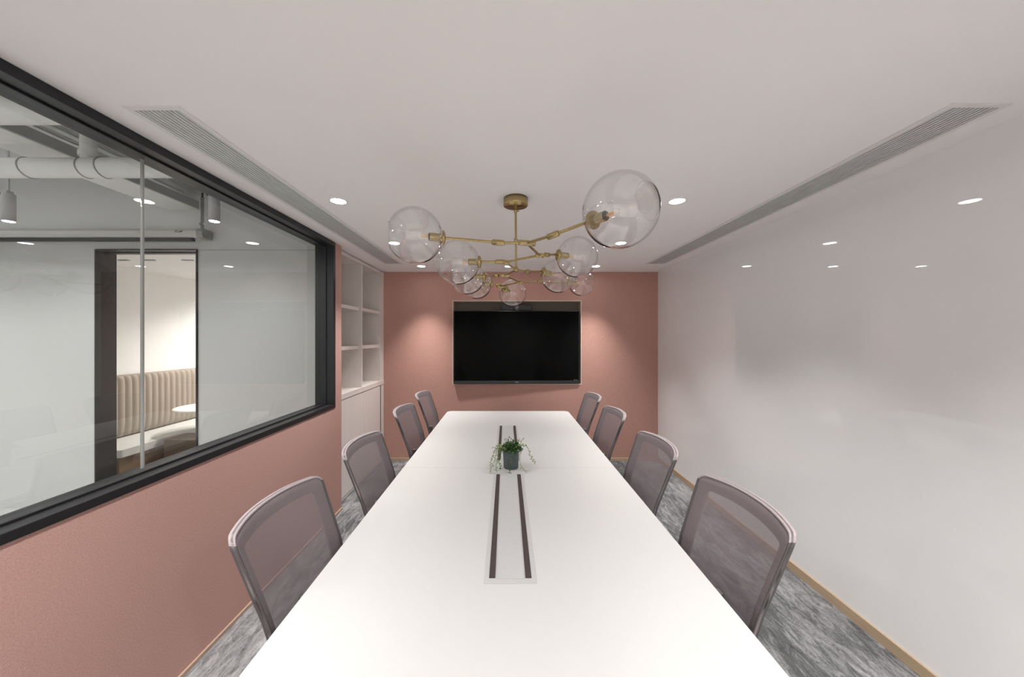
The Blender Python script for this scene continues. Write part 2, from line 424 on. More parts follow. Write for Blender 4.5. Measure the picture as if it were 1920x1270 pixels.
# projector screen housing
ps = thing('projector_screen', 'rolled-up projector screen in a long pale housing above the doorway', 'projector screen', (0, 0, 0))
YS = 3.105
prof = [(YS + 0.055, 2.452), (YS - 0.035, 2.452), (YS - 0.05, 2.475), (YS - 0.05, 2.51), (YS - 0.03, 2.534), (YS + 0.055, 2.534)]
hb = MB(); hb.rings([[(x, y, z) for y, z in prof] for x in (-6.3, -2.735)], False)
hb.build('housing', M['screenwhite'], ps, bevel=0.004)
ec = MB(); ec.rings([[(x, YS + (y - YS) * 1.02, 2.49 + (z - 2.49) * 1.0) for y, z in prof] for x in (-2.735, -2.68)], False)
ec.build('end_cap', M['endcap'], ps, bevel=0.004)
MB().box(-6.3, -2.772, YS - 0.045, YS - 0.01, 2.421, 2.450).build('bottom_bar', M['blackframe'], ps, bevel=0.004)
lg = MB(); yy = YS - 0.0515
lg.box(-2.915, -2.909, yy - .001, yy, 2.495, 2.513); lg.box(-2.909, -2.885, yy - .001, yy, 2.509, 2.513); lg.box(-2.909, -2.865, yy - .001, yy, 2.495, 2.499)
lg.add([(-2.893, yy - .001, 2.498), (-2.852, yy - .001, 2.513), (-2.848, yy - .001, 2.505), (-2.86, yy - .001, 2.495)], [(0, 1, 2, 3)])
lg.build('printed_mark', M['camblack'], ps)
ch = MB()
for k in range(17):
    z = 2.545 + k * 0.019
    for s_ in (-1, 1):
        cx_ = -2.712 + s_ * 0.008 * (1 if k < 15 else 0.3) - (0.012 if k == 2 else 0)
        ax = (1, 0, 0) if (k + (s_ > 0)) % 2 else (0, 1, 0)
        R, r = 0.008, 0.0022
        rs = []
        for a in range(10):
            A = 2 * PI * a / 10
            cc = Vector((0, math.cos(A) * R * .7, math.sin(A) * R * 1.35)) if ax[0] else Vector((math.cos(A) * R * .7, 0, math.sin(A) * R * 1.35))
            nrm = cc.normalized(); bx = Vector(ax)
            rs.append([Vector((cx_, YS - 0.01, z)) + cc + (nrm * math.cos(q) + bx * math.sin(q)) * r for q in [2 * PI * j / 5 for j in range(5)]])
        ch.rings(rs, True, closed=True)
cho = ch.build('hanging_chain', M['hardware'], ps)

# track spotlights
def track_light(x, y, zb, label, power=E_TRACK, group='cylinder spotlights in the office'):
    t = thing('track_spotlight', label, 'lamp', (x, y, zb), 0, group)
    MB().lathe([(0.031, 0.004), (0.034, 0.0), (0.034, 0.20), (0.031, 0.204)], n=28).build('lamp_body', M['trackwhite'], t)
    MB().lathe([(0.028, -0.001), (0.028, 0.003)], n=24).build('lens', M['lens'], t)
    MB().box(-0.012, 0.012, -0.02, 0.02, 0.204, 0.225).tube([(0, 0, .22), (0, 0, 3.05 - zb)], 0.006, 8).build('mounting_stem', M['trackwhite'], t)
    MB().box(-0.05, 0.0, -0.012, 0.012, 0.19, 0.212).build('bracket', M['hardware'], t)
    spot((x, y, zb - 0.01), power, 150, 1.0, col=(0.97, 0.98, 0.97), soft=0.04)
    return t
track_light(-2.146, 2.55, 2.422, 'grey cylinder spotlight hanging next to the screen chain')
track_light(-3.66, 2.55, 2.422, 'grey cylinder spotlight at the left edge of the picture')
track_light(-5.3, 2.55, 2.43, 'grey cylinder spotlight farthest left along the office, outside the picture')  # this and the next two are added unseen to light the office
track_light(-2.2, 0.2, 2.43, 'grey cylinder spotlight level with the camera, behind the glass')
track_light(-4.2, 0.2, 2.43, 'grey cylinder spotlight in the middle of the office, level with the camera')

# fill panels added out of view to brighten the upper office
for i, (x, y) in enumerate(((-3.6, -0.3), (-5.4, 0.6))):
    t = thing('panel_light', ['square panel light under the bare office ceiling, level with the camera', 'square panel light under the bare office ceiling, farthest left'][i], 'lamp', (x, y, 2.95), 0, 'panel lights in the office')
    MB().box(-0.31, 0.31, -0.31, 0.31, 0.0, 0.03).tube([(0, 0, .03), (0, 0, .1)], 0.01, 8).build('housing', M['trackwhite'], t, bevel=0.003)
    MB().box(-0.29, 0.29, -0.29, 0.29, -0.002, 0.0).build('diffuser', M['lens'], t)
    l = bpy.data.lights.new('panel_lamp', 'AREA'); l.energy = E_PANEL; l.size = 0.58; l.color = (0.97, 0.985, 0.97)
    o = bpy.data.objects.new('panel_lamp', l); COL.objects.link(o); o.location = (x, y, 2.945)

# white desk in the office
dk = thing('office_desk', 'white-edged office desk just beyond the lower left of the glass', 'desk', (-3.3, 1.2, 0))
MB().prism(rrect(-0.8, 0.8, -0.4, 0.43, 0.03), 0.715, 0.74).build('tabletop', M['table'], dk, bevel=0.002)
MB().prism(rrect(-0.76, 0.76, -0.36, 0.40, 0.02), 0.7405, 0.742).build('desk_pad', M['plate'], dk)
for sx in (-0.74, 0.74):
    for sy in (-0.35, 0.38):
        MB().box(sx - 0.02, sx + 0.02, sy - 0.02, sy + 0.02, 0, 0.714).build('leg', M['legwhite'], dk)

# lounge furniture
bq = thing('banquette', 'taupe banquette with vertical channels and a pale seat seen through the doorway', 'bench', (0, 0, 0))
lob = MB(); cw = 0.0735; y = 3.44; rings_ = []
back_x = -4.345
prof = [(0.0, 0.455), (0.03, 0.47), (0.052, 0.52), (0.06, 0.62), (0.06, 1.05), (0.052, 1.105), (0.035, 1.132), (0.0, 1.142)]
NCH = 26
for k in range(NCH):
    for j in range(7):
        t = j / 6.0
        s_ = math.sqrt(max(0.0, 1 - (2 * t - 1) ** 2)) if 0 < j < 6 else 0.0
        dp = 0.45 + 0.55 * s_
        yy = y + (k + t) * cw
        row = [(back_x + 0.04 + p * dp, yy, z - 0.006 * (1 - s_) * (1 if z > 0.8 else 0)) for p, z in prof]
        rings_.append([(back_x, yy, 0.455)] + row + [(back_x, yy, 1.142)])
lob.rings(rings_, True)
lob.build('channelled_backrest', M['banq'], bq)
sc = MB().prism(rrect(-4.34, -3.80, 3.42, 5.36, 0.03), 0.375, 0.45)
sc.build('seat_cushion', M['seatwhite'], bq, bevel=0.015, seg=3)
MB().box(-4.34, -3.83, 3.43, 5.35, 0, 0.374).build('base', M['benchwood'], bq)
lt = thing('round_table', 'small round cream pedestal table in front of the banquette', 'table', (-3.606, 4.184, 0))
MB().lathe([(0.30, 0.715), (0.31, 0.722), (0.31, 0.736), (0.305, 0.74)], n=48).build('tabletop', M['tablecream'], lt)
MB().lathe([(0.02, 0.012), (0.02, 0.715)], n=20).build('pedestal', M['hardware'], lt)
MB().lathe([(0.115, 0.0), (0.115, 0.01), (0.03, 0.02)], n=32).build('foot', M['hardware'], lt)
st = thing('stool', 'dark brown upholstered block stool beside the banquette seat', 'stool', (-3.53, 3.905, 0))
MB().prism(rrect(-0.205, 0.205, -0.145, 0.145, 0.04), 0.04, 0.452).build('seat_block', M['stool'], st, bevel=0.02, seg=3)
for sx in (-.16, .16):
    for sy in (-.1, .1): MB().lathe([(0.015, 0), (0.015, 0.045)], (sx, sy, 0), n=12).build('foot', M['hardware'], st)
for i, (px, ln) in enumerate(((232, 0.10), (278, 0.13), (352, 0.11))):
    x = (px - CX) / F * 3.585
    o = MB().box(-ln / 2, ln / 2, -0.014, 0.014, 0, 0.008).build('ceiling_slot', M['endcap'], loc=(x, 3.585, 2.362))
    tag(o, ['left slot diffuser in the lounge ceiling', 'middle slot diffuser in the lounge ceiling, just right of the glass joint', 'right slot diffuser in the lounge ceiling'][i], 'ceiling vent', 'slots in the lounge ceiling')

# ------------------------------------------------------------------ downlights
DL_LABEL = ['left downlight in front of the chandelier, second row from the camera', 'right downlight beside the largest glass globe',
            'left downlight behind the leftmost globe', 'right downlight seen behind the largest glass globe',
            'leftmost downlight against the pink wall, left of the television', 'middle downlight above the television',
            'rightmost downlight against the pink wall', 'left downlight above the camera, out of the picture', 'right downlight above the camera, out of the picture',
            'left downlight behind the camera, nearest the front wall', 'right downlight behind the camera, nearest the front wall']
def downlight(x, y, z, label, e, size, group='recessed ceiling downlights'):
    t = thing('ceiling_downlight', label, 'lamp', (x, y, z), 0, group)
    MB().lathe([(0.043, 0.0), (0.044, -0.003), (0.053, -0.003), (0.054, 0.0)], n=40, caps=(False, False)).build('trim_ring', M['trimwhite'], t)
    MB().lathe([(0.0435, -0.0005), (0.0435, -0.002)], n=40).build('lens', M['lens'], t)
    if e: spot((x, y, z - 0.012), e, size, 1.0)
    return t
for i, (x, y) in enumerate(LAMPS):
    e, sz = (E_BACK, 75) if i in (4, 6) else (E_BACK * 0.5, 76) if i == 5 else (E_REAR, 140) if i >= 9 else (E_NEAR, 104) if i >= 7 else (E_MAIN, 94)
    downlight(x, y, H, DL_LABEL[i], e, sz)
downlight(-3.0, 4.5, 2.37, 'recessed downlight in the lounge ceiling, hidden by the door head', E_LOUNGE, 150)  # both lounge lamps are added out of view to brighten its walls
downlight(-3.6, 5.2, 2.37, 'second recessed downlight deeper in the lounge', E_LOUNGE, 150)

# ------------------------------------------------------------------ ceiling vents
def vent(V, label):
    x0, x1, y0, y1 = V
    t = thing('ceiling_vent', label, 'air vent', ((x0 + x1) / 2, (y0 + y1) / 2, H), 0, 'long ceiling air vents')
    hw, hl = (x1 - x0) / 2, (y1 - y0) / 2
    e = 0.022
    MB().box(-hw - e, -hw, -hl - e, hl + e, -0.0035, -0.0002).box(hw, hw + e, -hl - e, hl + e, -0.0035, -0.0002)\
        .box(-hw, hw, -hl - e, -hl, -0.0035, -0.0002).box(-hw, hw, hl, hl + e, -0.0035, -0.0002).build('frame', M['trimwhite'], t)
    s = MB(); nb = 10
    for k in range(nb):
        x = -hw + (k + 0.5) * (2 * hw / nb)
        s.box(x - 0.0052, x + 0.0052, -hl, hl, -0.002, 0.018)
    s.build('blades', M['vent'], t)
    MB().box(-hw - 0.004, hw + 0.004, -hl - .004, hl + .004, 0.045, 0.058).build('plenum', M['ventdark'], t)
vent(VR, 'long grey slatted air vent in the ceiling on the right')
vent(VL, 'long grey slatted air vent in the ceiling on the left, beside the window')

# ------------------------------------------------------------------ built-in bookcase on the left
bc = thing('built_in_bookcase', 'greige built-in bookcase with open shelves above closed doors beside the pink wall', 'bookcase', (0, 0, 0))
XC, XD = -1.555, -1.93
ya, yb = 3.212, YB
yd0, yd1, yj = 3.735, 3.757, 4.285
MB().box(XD, XC, ya - 0.02, ya, 0.04, 2.388).box(XD, XC, yj, yj + 0.02, 0.04, 2.388).build('side_panel', M['cab'], bc)
MB().box(XD - .01, XC, ya - 0.02, yb, 2.355, 2.388).build('top_panel', M['cab'], bc)
MB().box(XD - .01, XD, ya - 0.02, yb, 0.04, 2.388).build('back_panel', M['cab'], bc)
MB().box(XD, XC - 0.002, yd0, yd1, 1.028, 2.355).build('divider', M['cab'], bc)
MB().box(XC - 0.02, XC - 0.001, yj + 0.02, yb, 0.04, 2.355).build('filler_strip', M['cab'], bc)
MB().box(XD, XC + 0.004, ya - 0.02, yb - 0.002, 0.978, 1.028).build('counter_board', M['cab'], bc)
for z_ in (1.892, 1.479):
    MB().box(XD, XC - 0.035, ya, yd0, z_ - 0.036, z_).build('shelf', M['cab'], bc, bevel=0.001)
    MB().box(XD, XC - 0.012, yd1, yj, z_ - 0.036, z_).build('shelf', M['cab'], bc, bevel=0.001)
ym = 3.78
MB().box(XC - 0.02, XC, ya - 0.018, ym - 0.0008, 0.042, 0.972).build('cabinet_door', M['cab'], bc)
MB().box(XC - 0.02, XC, ym + 0.0008, yb - 0.003, 0.042, 0.972).build('cabinet_door', M['cab'], bc)
MB().box(XD, XC - 0.004, ya - 0.02, yb - 0.003, 0.008, 0.038).build('plinth', M['cab'], bc)
MB().box(XD, XC - 0.008, ya - 0.02, yb - 0.003, 0.0, 0.008).build('floor_gap', M['gap'], bc)
MB().box(XD, XC - 0.02, ya - 0.02, yb - 0.003, 2.388, 2.3995).build('ceiling_gap', M['gap'], bc)

# ------------------------------------------------------------------ television and camera
tv = thing('television', 'large black flat-screen television set in the pink wall recess', 'television', (0.135, 4.378, 1.44), math.radians(1.3))
hw, hh = 0.795, 0.463
MB().box(-hw, hw, 0, 0.035, -hh, hh).build('casing', M['tvframe'], tv, bevel=0.004)
MB().box(-hw + 0.008, hw - 0.008, -0.003, 0.0, -hh + 0.045, hh - 0.008).build('screen', M['screen'], tv)
MB().box(-hw + 0.006, hw - 0.006, -0.005, 0.0, -hh + 0.004, -hh + 0.040).build('lower_bezel', M['tvframe'], tv, bevel=0.001)
lg = MB()
for k, x in enumerate((-0.022, -0.006, 0.010)):      # small silver lettering, too small to read in the photo
    lg.box(x, x + 0.011, -0.0062, -0.005, -hh + 0.028, -hh + 0.031)
    if k == 0: lg.box(x + 0.004, x + 0.007, -0.0062, -0.005, -hh + 0.017, -hh + 0.031)
    if k == 1: lg.box(x, x + 0.003, -0.0062, -0.005, -hh + 0.017, -hh + 0.031).box(x, x + 0.011, -0.0062, -0.005, -hh + 0.017, -hh + 0.020)
    if k == 2: lg.box(x, x + 0.003, -0.0062, -0.005, -hh + 0.017, -hh + 0.031).box(x, x + 0.011, -0.0062, -0.005, -hh + 0.017, -hh + 0.020)
lg.build('logo', M['logo'], tv)
MB().box(hw - 0.07, hw - 0.058, -0.0062, -0.003, -hh + 0.047, -hh + 0.053).box(hw - 0.05, hw - 0.028, -0.0062, -0.003, -hh + 0.048, -hh + 0.051).build('sticker', M['logo'], tv)
MB().box(-0.3, 0.3, 0.035, 0.145, -0.2, 0.2).build('wall_bracket', M['camblack'], tv)
vc = thing('conference_camera', 'black conference camera bar sitting on top of the television', 'camera', (0.132, 4.43, 1.9065), 0)
MB().box(-0.20, 0.20, -0.022, 0.022, 0.0, 0.075).build('bar_body', M['camblack'], vc, bevel=0.015, seg=3)
MB().lathe([(0.040, 0.0), (0.040, 0.024), (0.034, 0.03)], (0.0, -0.02, 0.034), (0, -1, 0), n=32).build('camera_ring', M['camblack'], vc)
MB().lathe([(0.030, 0.0), (0.026, 0.006), (0.012, 0.010)], (0.0, -0.050, 0.034), (0, -1, 0), n=28).build('lens', M['lensm'], vc)

# ------------------------------------------------------------------ conference table
TX0, TX1, TY0, TY1, TZ, YM = -0.655, 0.693, 0.50, 3.895, 0.74, 2.208
tb = thing('conference_table', 'long white conference table filling the middle of the room', 'table', ((TX0 + TX1) / 2, (TY0 + TY1) / 2, 0))
ox, oy = (TX0 + TX1) / 2, (TY0 + TY1) / 2
def half(y0, y1, far):
    r = 0.055
    hx = (TX1 - TX0) / 2
    a = rrect(-hx, hx, y0 - oy, y1 - oy, r)
    n = 9
    if far:   # square the near corners
        pts = [(hx, y0 - oy)] + a[n:3 * n] + [(-hx, y0 - oy)]
    else:
        pts = a[0:n] + [(hx, y1 - oy), (-hx, y1 - oy)] + a[3 * n:4 * n]
    return MB().prism(pts, 0.712, TZ)
half(YM + 0.0006, TY1, True).build('tabletop', M['table'], tb, bevel=0.004, seg=3)
half(TY0, YM - 0.0006, False).build('tabletop', M['table'], tb, bevel=0.004, seg=3)
for yc in (TY0 + 0.45, YM, TY1 - 0.45):
    MB().box(-0.17, 0.17, yc - oy - 0.05, yc - oy + 0.05, 0.0, 0.712).build('leg', M['legwhite'], tb, bevel=0.004)
def cable_box(y0, y1, name_label):
    cxp = 0.0145
    t = thing('cable_tray', name_label, 'cable tray', (cxp, (y0 + y1) / 2, TZ), 0, 'cable trays set into the table')
    hw, hl = 0.090, (y1 - y0) / 2
    m = MB().box(-hw, hw, -hl, hl, 0.0, 0.0016)
    m.build('cover_plate', M['plate'], t, bevel=0.0006)
    MB().box(-0.047, 0.047, -hl + 0.022, hl - 0.022, 0.0016, 0.0030).build('centre_lid', M['plate'], t, bevel=0.0005)
    for sx in (-1, 1):
        MB().box(sx * 0.0625 - 0.0105, sx * 0.0625 + 0.0105, -hl + 0.026, hl - 0.012, 0.0016, 0.0036).build('brush_strip', M['brush'], t)
cable_box(1.168, 2.105, 'near cable tray with two dark brush strips in the tabletop, in front of the plant')
cable_box(2.32, 3.250, 'far cable tray with two dark brush strips, partly behind the plant')

# ------------------------------------------------------------------ chairs
def make_chair():
    t = thing('office_chair', 'x', 'chair')
    # local frame: sitter looks along +y, back at -y
    def edge_y(z): return -0.30 + (0.96 - z) * 0.36 - (0.02 * max(0, (0.70 - z)) / 0.2)
    def surf(u, v, off=0.0):
        """u -1..1 across, v 0..1 up"""
        z = 0.50 + v * (0.46 + 0.010 * (1 - u * u))
        hw = 0.218 + 0.034 * v ** 0.8
        y = edge_y(z) - 0.058 * (1 - abs(u) ** 2.2) - off
        return Vector((u * hw, y, z))
    def rcorner(u, v, r=0.07):
        # squeeze parameter square to rounded corners at the top
        return u, v
    nu, nv = 28, 18
    def shell(u0, u1, v0, v1, off0, off1, mb, nu=nu, nv=nv):
        us = [u0 + (u1 - u0) * i / nu for i in range(nu + 1)]; vs = [v0 + (v1 - v0) * j / nv for j in range(nv + 1)]
        def pt(u, v, off):
            # round the two top corners
            ru, rv = 0.16, 0.085
            if v > 1 - rv and abs(u) > 1 - ru:
                a = (abs(u) - (1 - ru)) / ru; b_ = (v - (1 - rv)) / rv
                l = math.hypot(a, b_); m_ = max(a, b_)
                if l > 0: a, b_ = a * m_ / l, b_ * m_ / l
                u = math.copysign(1 - ru + ru * a, u); v = 1 - rv + rv * b_
            return surf(u, v, off)
        o = len(mb.v)
        A = [[pt(u, v, off0) for u in us] for v in vs]; B = [[pt(u, v, off1) for u in us] for v in vs]
        W = nu + 1; n_ = W * (nv + 1)
        vv = [p for r in A for p in r] + [p for r in B for p in r]; ff = []
        for j in range(nv):
            for i in range(nu):
                a = j * W + i
                ff.append((a, a + 1, a + W + 1, a + W)); ff.append((n_ + a, n_ + a + W, n_ + a + W + 1, n_ + a + 1))
        bd = [i for i in range(W)] + [j * W + nu for j in range(1, nv + 1)] + [nv * W + i for i in range(nu - 1, -1, -1)] + [j * W for j in range(nv - 1, 0, -1)]
        sideo = []
        for k in range(len(bd)):
            a, b_ = bd[k], bd[(k + 1) % len(bd)]
            sideo.append((a, b_, n_ + b_, n_ + a))
        mb.add(vv, ff + sideo, True)
        return mb
    # mesh panel: two thin layers (front and back fabric)
    pan = shell(-0.985, 0.985, 0.02, 0.985, -0.003, 0.0, MB())
    pan.build('mesh_backrest', M['fabric'], t)
    # rim: band around the edge behind the mesh
    def band(mb, pa, pb, off0, off1, n=40, closed=False):
        """pa, pb: outer and inner (u,v) paths"""
        rs = []
        for (a, b_) in zip(pa, pb):
            rs.append([surf(*a, off0), surf(*b_, off0), surf(*b_, off1), surf(*a, off1)])
        mb.rings(rs, False); return mb
    def path(inset_u, inset_v, ru, rv, vb):
        pts = []
        U, V = 1 - inset_u, 1 - inset_v
        for k in range(13): pts.append((-U, vb + (V - rv - vb) * k / 13))
        for k in range(9):
            a = PI - (PI / 2) * k / 8
            pts.append((-U + ru + ru * math.cos(a), V - rv + rv * math.sin(a)))
        for k in range(1, 24): pts.append((-U + ru + (2 * (U - ru)) * k / 24, V))
        for k in range(9):
            a = PI / 2 - (PI / 2) * k / 8
            pts.append((U - ru + ru * math.cos(a), V - rv + rv * math.sin(a)))
        for k in range(12, -1, -1): pts.append((U, vb + (V - rv - vb) * k / 13))
        return pts
    outer = path(0, 0, 0.13, 0.07, 0.0); inner = path(0.21, 0.125, 0.05, 0.025, 0.0)
    band(MB(), outer, inner, 0.001, 0.009).build('back_rim', M['rimfab'], t)
    edge_in = path(0.030, 0.014, 0.11, 0.06, 0.0)
    # tubular outer frame: upper run pale, sides dark
    nside = 17
    fr = MB(); rs = []
    for (a, b_) in zip(outer, edge_in): rs.append([surf(*a, -0.004), surf(*b_, -0.0045), surf(*b_, 0.018), surf(*a, 0.018)])
    k0 = 15; k1 = len(rs) - 16
    MB().rings(rs[k0:k1 + 1], False).build('top_rail', M['rimfab'], t, bevel=0.002)
    MB().rings(rs[:k0 + 1], False).build('side_rail', M['frameplastic'], t, bevel=0.002)
    MB().rings(rs[k1:], False).build('side_rail', M['frameplastic'], t, bevel=0.002)
    # lower cross member + stem
    lm = MB()
    lm.rings([[surf(u, 0.0, -0.004), surf(u, 0.05, -0.004), surf(u, 0.05, 0.022), surf(u, 0.0, 0.022)] for u in [-1 + 2 * k / 20 for k in range(21)]], False)
    c0 = surf(0, 0.02, 0.012)
    lm.tube([c0 + Vector((0, 0, 0.10)), c0, (0, -0.19, 0.42), (0, -0.12, 0.385), (0, 0.0, 0.385)], [0.018, 0.024, 0.026, 0.026, 0.02], 12)
    lm.build('back_support', M['frameplastic'], t)
    # seat
    q = MB(); rr = []
    for (ins, z) in ((0.03, 0.415), (0.006, 0.425), (0.0, 0.445), (0.008, 0.468), (0.03, 0.480), (0.08, 0.486)):
        rr.append([(x, yv, z - (0.02 * max(0, (yv - 0.12)) / 0.12 if yv > 0.12 else 0)) for x, yv in rrect(-0.24 + ins, 0.24 - ins, -0.22 + ins, 0.25 - ins, 0.07)])
    q.rings(rr, True).build('seat', M['seatfab'], t)
    MB().box(-0.10, 0.10, -0.12, 0.10, 0.365, 0.414).build('seat_mechanism', M['frameplastic'], t, bevel=0.008)
    MB().lathe([(0.026, 0.10), (0.026, 0.24), (0.016, 0.245), (0.016, 0.37)], n=20).build('gas_column', M['frameplastic'], t)
    hub = MB().lathe([(0.035, 0.065), (0.038, 0.075), (0.034, 0.12)], n=20)
    for k in range(5):
        a = 2 * PI * k / 5 + 0.3
        dx, dy = math.cos(a), math.sin(a)
        hub.tube([(dx * 0.02, dy * 0.02, 0.098), (dx * 0.15, dy * 0.15, 0.088), (dx * 0.27, dy * 0.27, 0.072)], [0.02, 0.016, 0.012], 8)
    hub.build('star_base', M['frameplastic'], t)
    for k in range(5):
        a = 2 * PI * k / 5 + 0.3
        cx_, cy_ = math.cos(a) * 0.27, math.sin(a) * 0.27
        px, py = -math.sin(a), math.cos(a)
        w_ = MB()
        for s_ in (-1, 1):
            w_.lathe([(0.022, 0), (0.026, 0.003), (0.026, 0.013), (0.022, 0.016)], (cx_ + px * s_ * 0.004, cy_ + py * s_ * 0.004, 0.026), (px * s_, py * s_, 0), n=18)
        w_.tube([(cx_, cy_, 0.03), (cx_, cy_, 0.072)], 0.006, 8)
        w_.build('caster', M['frameplastic'], t)
    return t

proto = make_chair()
CH_R = [(0.876, 1.31, 0.6), (0.868, 2.03, -0.5), (0.880, 2.86, 0.0), (0.895, 3.62, 1.0)]
CH_L = [(-0.826, 1.295, 0.0), (-0.826, 2.03, 0.0), (-0.862, 2.97, 0.0), (-0.885, 3.74, 0.0)]
LBL_R = ['grey mesh office chair nearest the camera on the right side of the table', 'second grey mesh chair from the camera on the right side of the table',
         'third grey mesh chair from the camera on the right side of the table', 'farthest grey mesh chair on the right side, below the television corner']
LBL_L = ['grey mesh chair nearest the camera on the left, in front of the pink half wall', 'second grey mesh chair from the camera on the left, in front of the bookcase doors',
         'third grey mesh chair from the camera on the left side of the table', 'farthest grey mesh chair on the left side, by the far table corner']
first = True
for lst, lb, sg in ((CH_R, LBL_R, 1), (CH_L, LBL_L, -1)):
    for (x, y, dr), l in zip(lst, lb):
        o = proto if first else copy_tree(proto)
        first = False
        o.location = (x - sg * 0.30, y, 0)
        o.rotation_euler = (0, 0, sg * PI / 2 + math.radians(dr))
        tag(o, l, 'chair', 'mesh chairs around the conference table')

# ------------------------------------------------------------------ chandelier
chn = thing('chandelier', 'branching brass chandelier with nine clear glass globes over the table', 'chandelier', (0.057, 2.07, H))
O = Vector(chn.location)
def R(v): return Vector(v) - O
MB().lathe([(0.060, 0.0), (0.073, 0.0), (0.073, -0.042), (0.071, -0.045), (0.0005, -0.045)], n=48).build('canopy', M['brass'], chn)
rb = P(968, 506, 2.07); rb.x = O.x + 0.003
stem = MB().tube([R((O.x, 2.07, H - 0.045)), R((O.x, 2.07, H - 0.075))], 0.008, 12)
stem.tube([R((O.x, 2.07, H - 0.07)), R(rb)], 0.0068, 14)
for zc in (H - 0.085, H - 0.26):
    stem.lathe([(0.0085, 0), (0.011, 0.006), (0.011, 0.018), (0.0085, 0.024)], R((O.x, 2.07, zc)), n=16)
    stem.tube([R((O.x + .005, 2.07, zc + .012)), R((O.x + 0.020, 2.064, zc + 0.006))], 0.003, 8)
stem.build('stem', M['brass'], chn)
nodes = dict(N0=P(988, 456, 1.55), N1=P(1012, 479, 1.86), N2=P(946, 492, 1.98), N3=rb, N4=P(946, 516, 2.33), N5=P(975, 529, 2.62), N6=P(938, 537, 2.85))
sp = MB()
def sleeve(mb, c, a, L=0.055, r=0.0125):
    a = Vector(a).normalized()
    mb.lathe([(0.008, -L / 2), (r, -L / 2 + 0.005), (r, L / 2 - 0.005), (0.008, L / 2)], R(c), a, n=16)
for a, b_ in (('N0', 'N1'), ('N1', 'N2'), ('N2', 'N3'), ('N3', 'N4'), ('N4', 'N5'), ('N5', 'N6')):
    sp.tube([R(nodes[a]), R(nodes[b_])], 0.0065, 12)
for k, L_ in (('N0', .08), ('N1', .05), ('N2', .06), ('N4', .07), ('N5', .05), ('N6', .07)): sleeve(sp, nodes[k], (1, 0.05, -0.05), L_, 0.0125)
sp.lathe([(0.009, -0.012), (0.0125, -0.004), (0.0125, 0.01), (0.009, 0.016)], R(rb), n=16)
sp.build('branch_frame', M['brass'], chn)
RG = 0.123
GL = [  # globe centre px, depth, socket px, sign (+1 socket deeper), parent node, joint px/depth
    ((1163, 395), 1.16, (1112, 413), 1, 'N0', (1037, 441, 1.40), 0.125),
    ((778, 442), 1.535, (830, 446), 1, 'N0', (934, 455, 1.54), 0.123),
    ((857, 492), 1.93, (899, 491), 1, 'N2', (938, 491, 1.97), 0.123),
    ((1082, 482), 2.05, (1046, 478), -1, 'N1', (1025, 478, 1.92), 0.120),
    ((1047, 517), 2.42, (1018, 510), -1, 'N3', (990, 509, 2.15), 0.120),
    ((1093, 531), 2.92, (1066, 530), -1, 'N5', (1012, 528, 2.7), 0.108),
    ((876, 520), 2.44, (908, 518), 1, 'N4', (930, 517, 2.35), 0.120),
    ((894, 533), 2.78, (921, 532), 1, 'N6', (934, 533, 2.83), 0.118),
    ((961, 550), 3.02, (946, 542), -1, 'N6', (941, 539, 2.88), 0.118),
]
for (gc, gd, sk, sgn, nd, jt, rg) in GL:
    Cc = P(gc[0], gc[1], gd)
    # socket position: along the pixel ray of sk, at distance rg from the centre
    dr = (P(sk[0], sk[1], 1.0) - Vector((0, 0, CH)))
    oc = Cc - Vector((0, 0, CH))
    A = dr.dot(dr); B = -2 * dr.dot(oc); Cq = oc.dot(oc) - rg * rg
    disc = B * B - 4 * A * Cq
    tt = (-B + sgn * math.sqrt(max(0, disc))) / (2 * A)
    K = Vector((0, 0, CH)) + dr * tt
    ax = (Cc - K).normalized()
    arm = MB()
    J = P(*jt)
    arm.tube([R(nodes[nd]), R(J)], 0.0062, 12)
    arm.tube([R(J), R(K - ax * 0.02), R(K)], [0.0062, 0.0062, 0.007], 12)
    sleeve(arm, J, (K - J), 0.06 if gd < 2 else 0.05, 0.0125)
    arm_o = arm.build('lamp_arm', M['brass'], chn)
    so = MB().lathe([(0.007, -0.012), (0.022, -0.010), (0.030, -0.006), (0.033, -0.002), (0.033, 0.006), (0.031, 0.009)], R(K), ax, n=36, mi=0)
    so.lathe([(0.0185, 0.009), (0.0185, 0.060)], R(K), ax, n=32, mi=0)
    so.lathe([(0.0162, 0.0605), (0.0162, 0.0625)], R(K), ax, n=24, mi=1)
    so.build('socket', [M['brass'], M['sockdark']], arm_o)
    bu = MB().lathe([(0.010, 0.062), (0.013, 0.070), (0.0135, 0.105), (0.010, 0.116), (0.003, 0.120)], R(K), ax, n=20)
    bu.build('light_bulb', M['bulb'], arm_o)
    MB().lathe([(0.0025, 0.064), (0.006, 0.072), (0.0065, 0.094), (0.004, 0.098)], R(K), ax, n=10).build('filament', M['filament'], arm_o)
    # globe with a round mouth opposite the socket
    g = MB(); prof = []; th0 = math.asin(0.019 / rg); th1 = PI - math.asin(0.060 / rg)
    for k in range(41):
        th = th0 + (th1 - th0) * k / 40
        prof.append((rg * math.sin(th), rg - rg * math.cos(th)))
    g.lathe(prof, R(K), ax, n=64, caps=(False, False))
    g.torus(R(K + ax * (rg - rg * math.cos(th1))), ax, 0.060, 0.0016, 48, 8)
    g.build('glass_globe', M['globe'], arm_o)

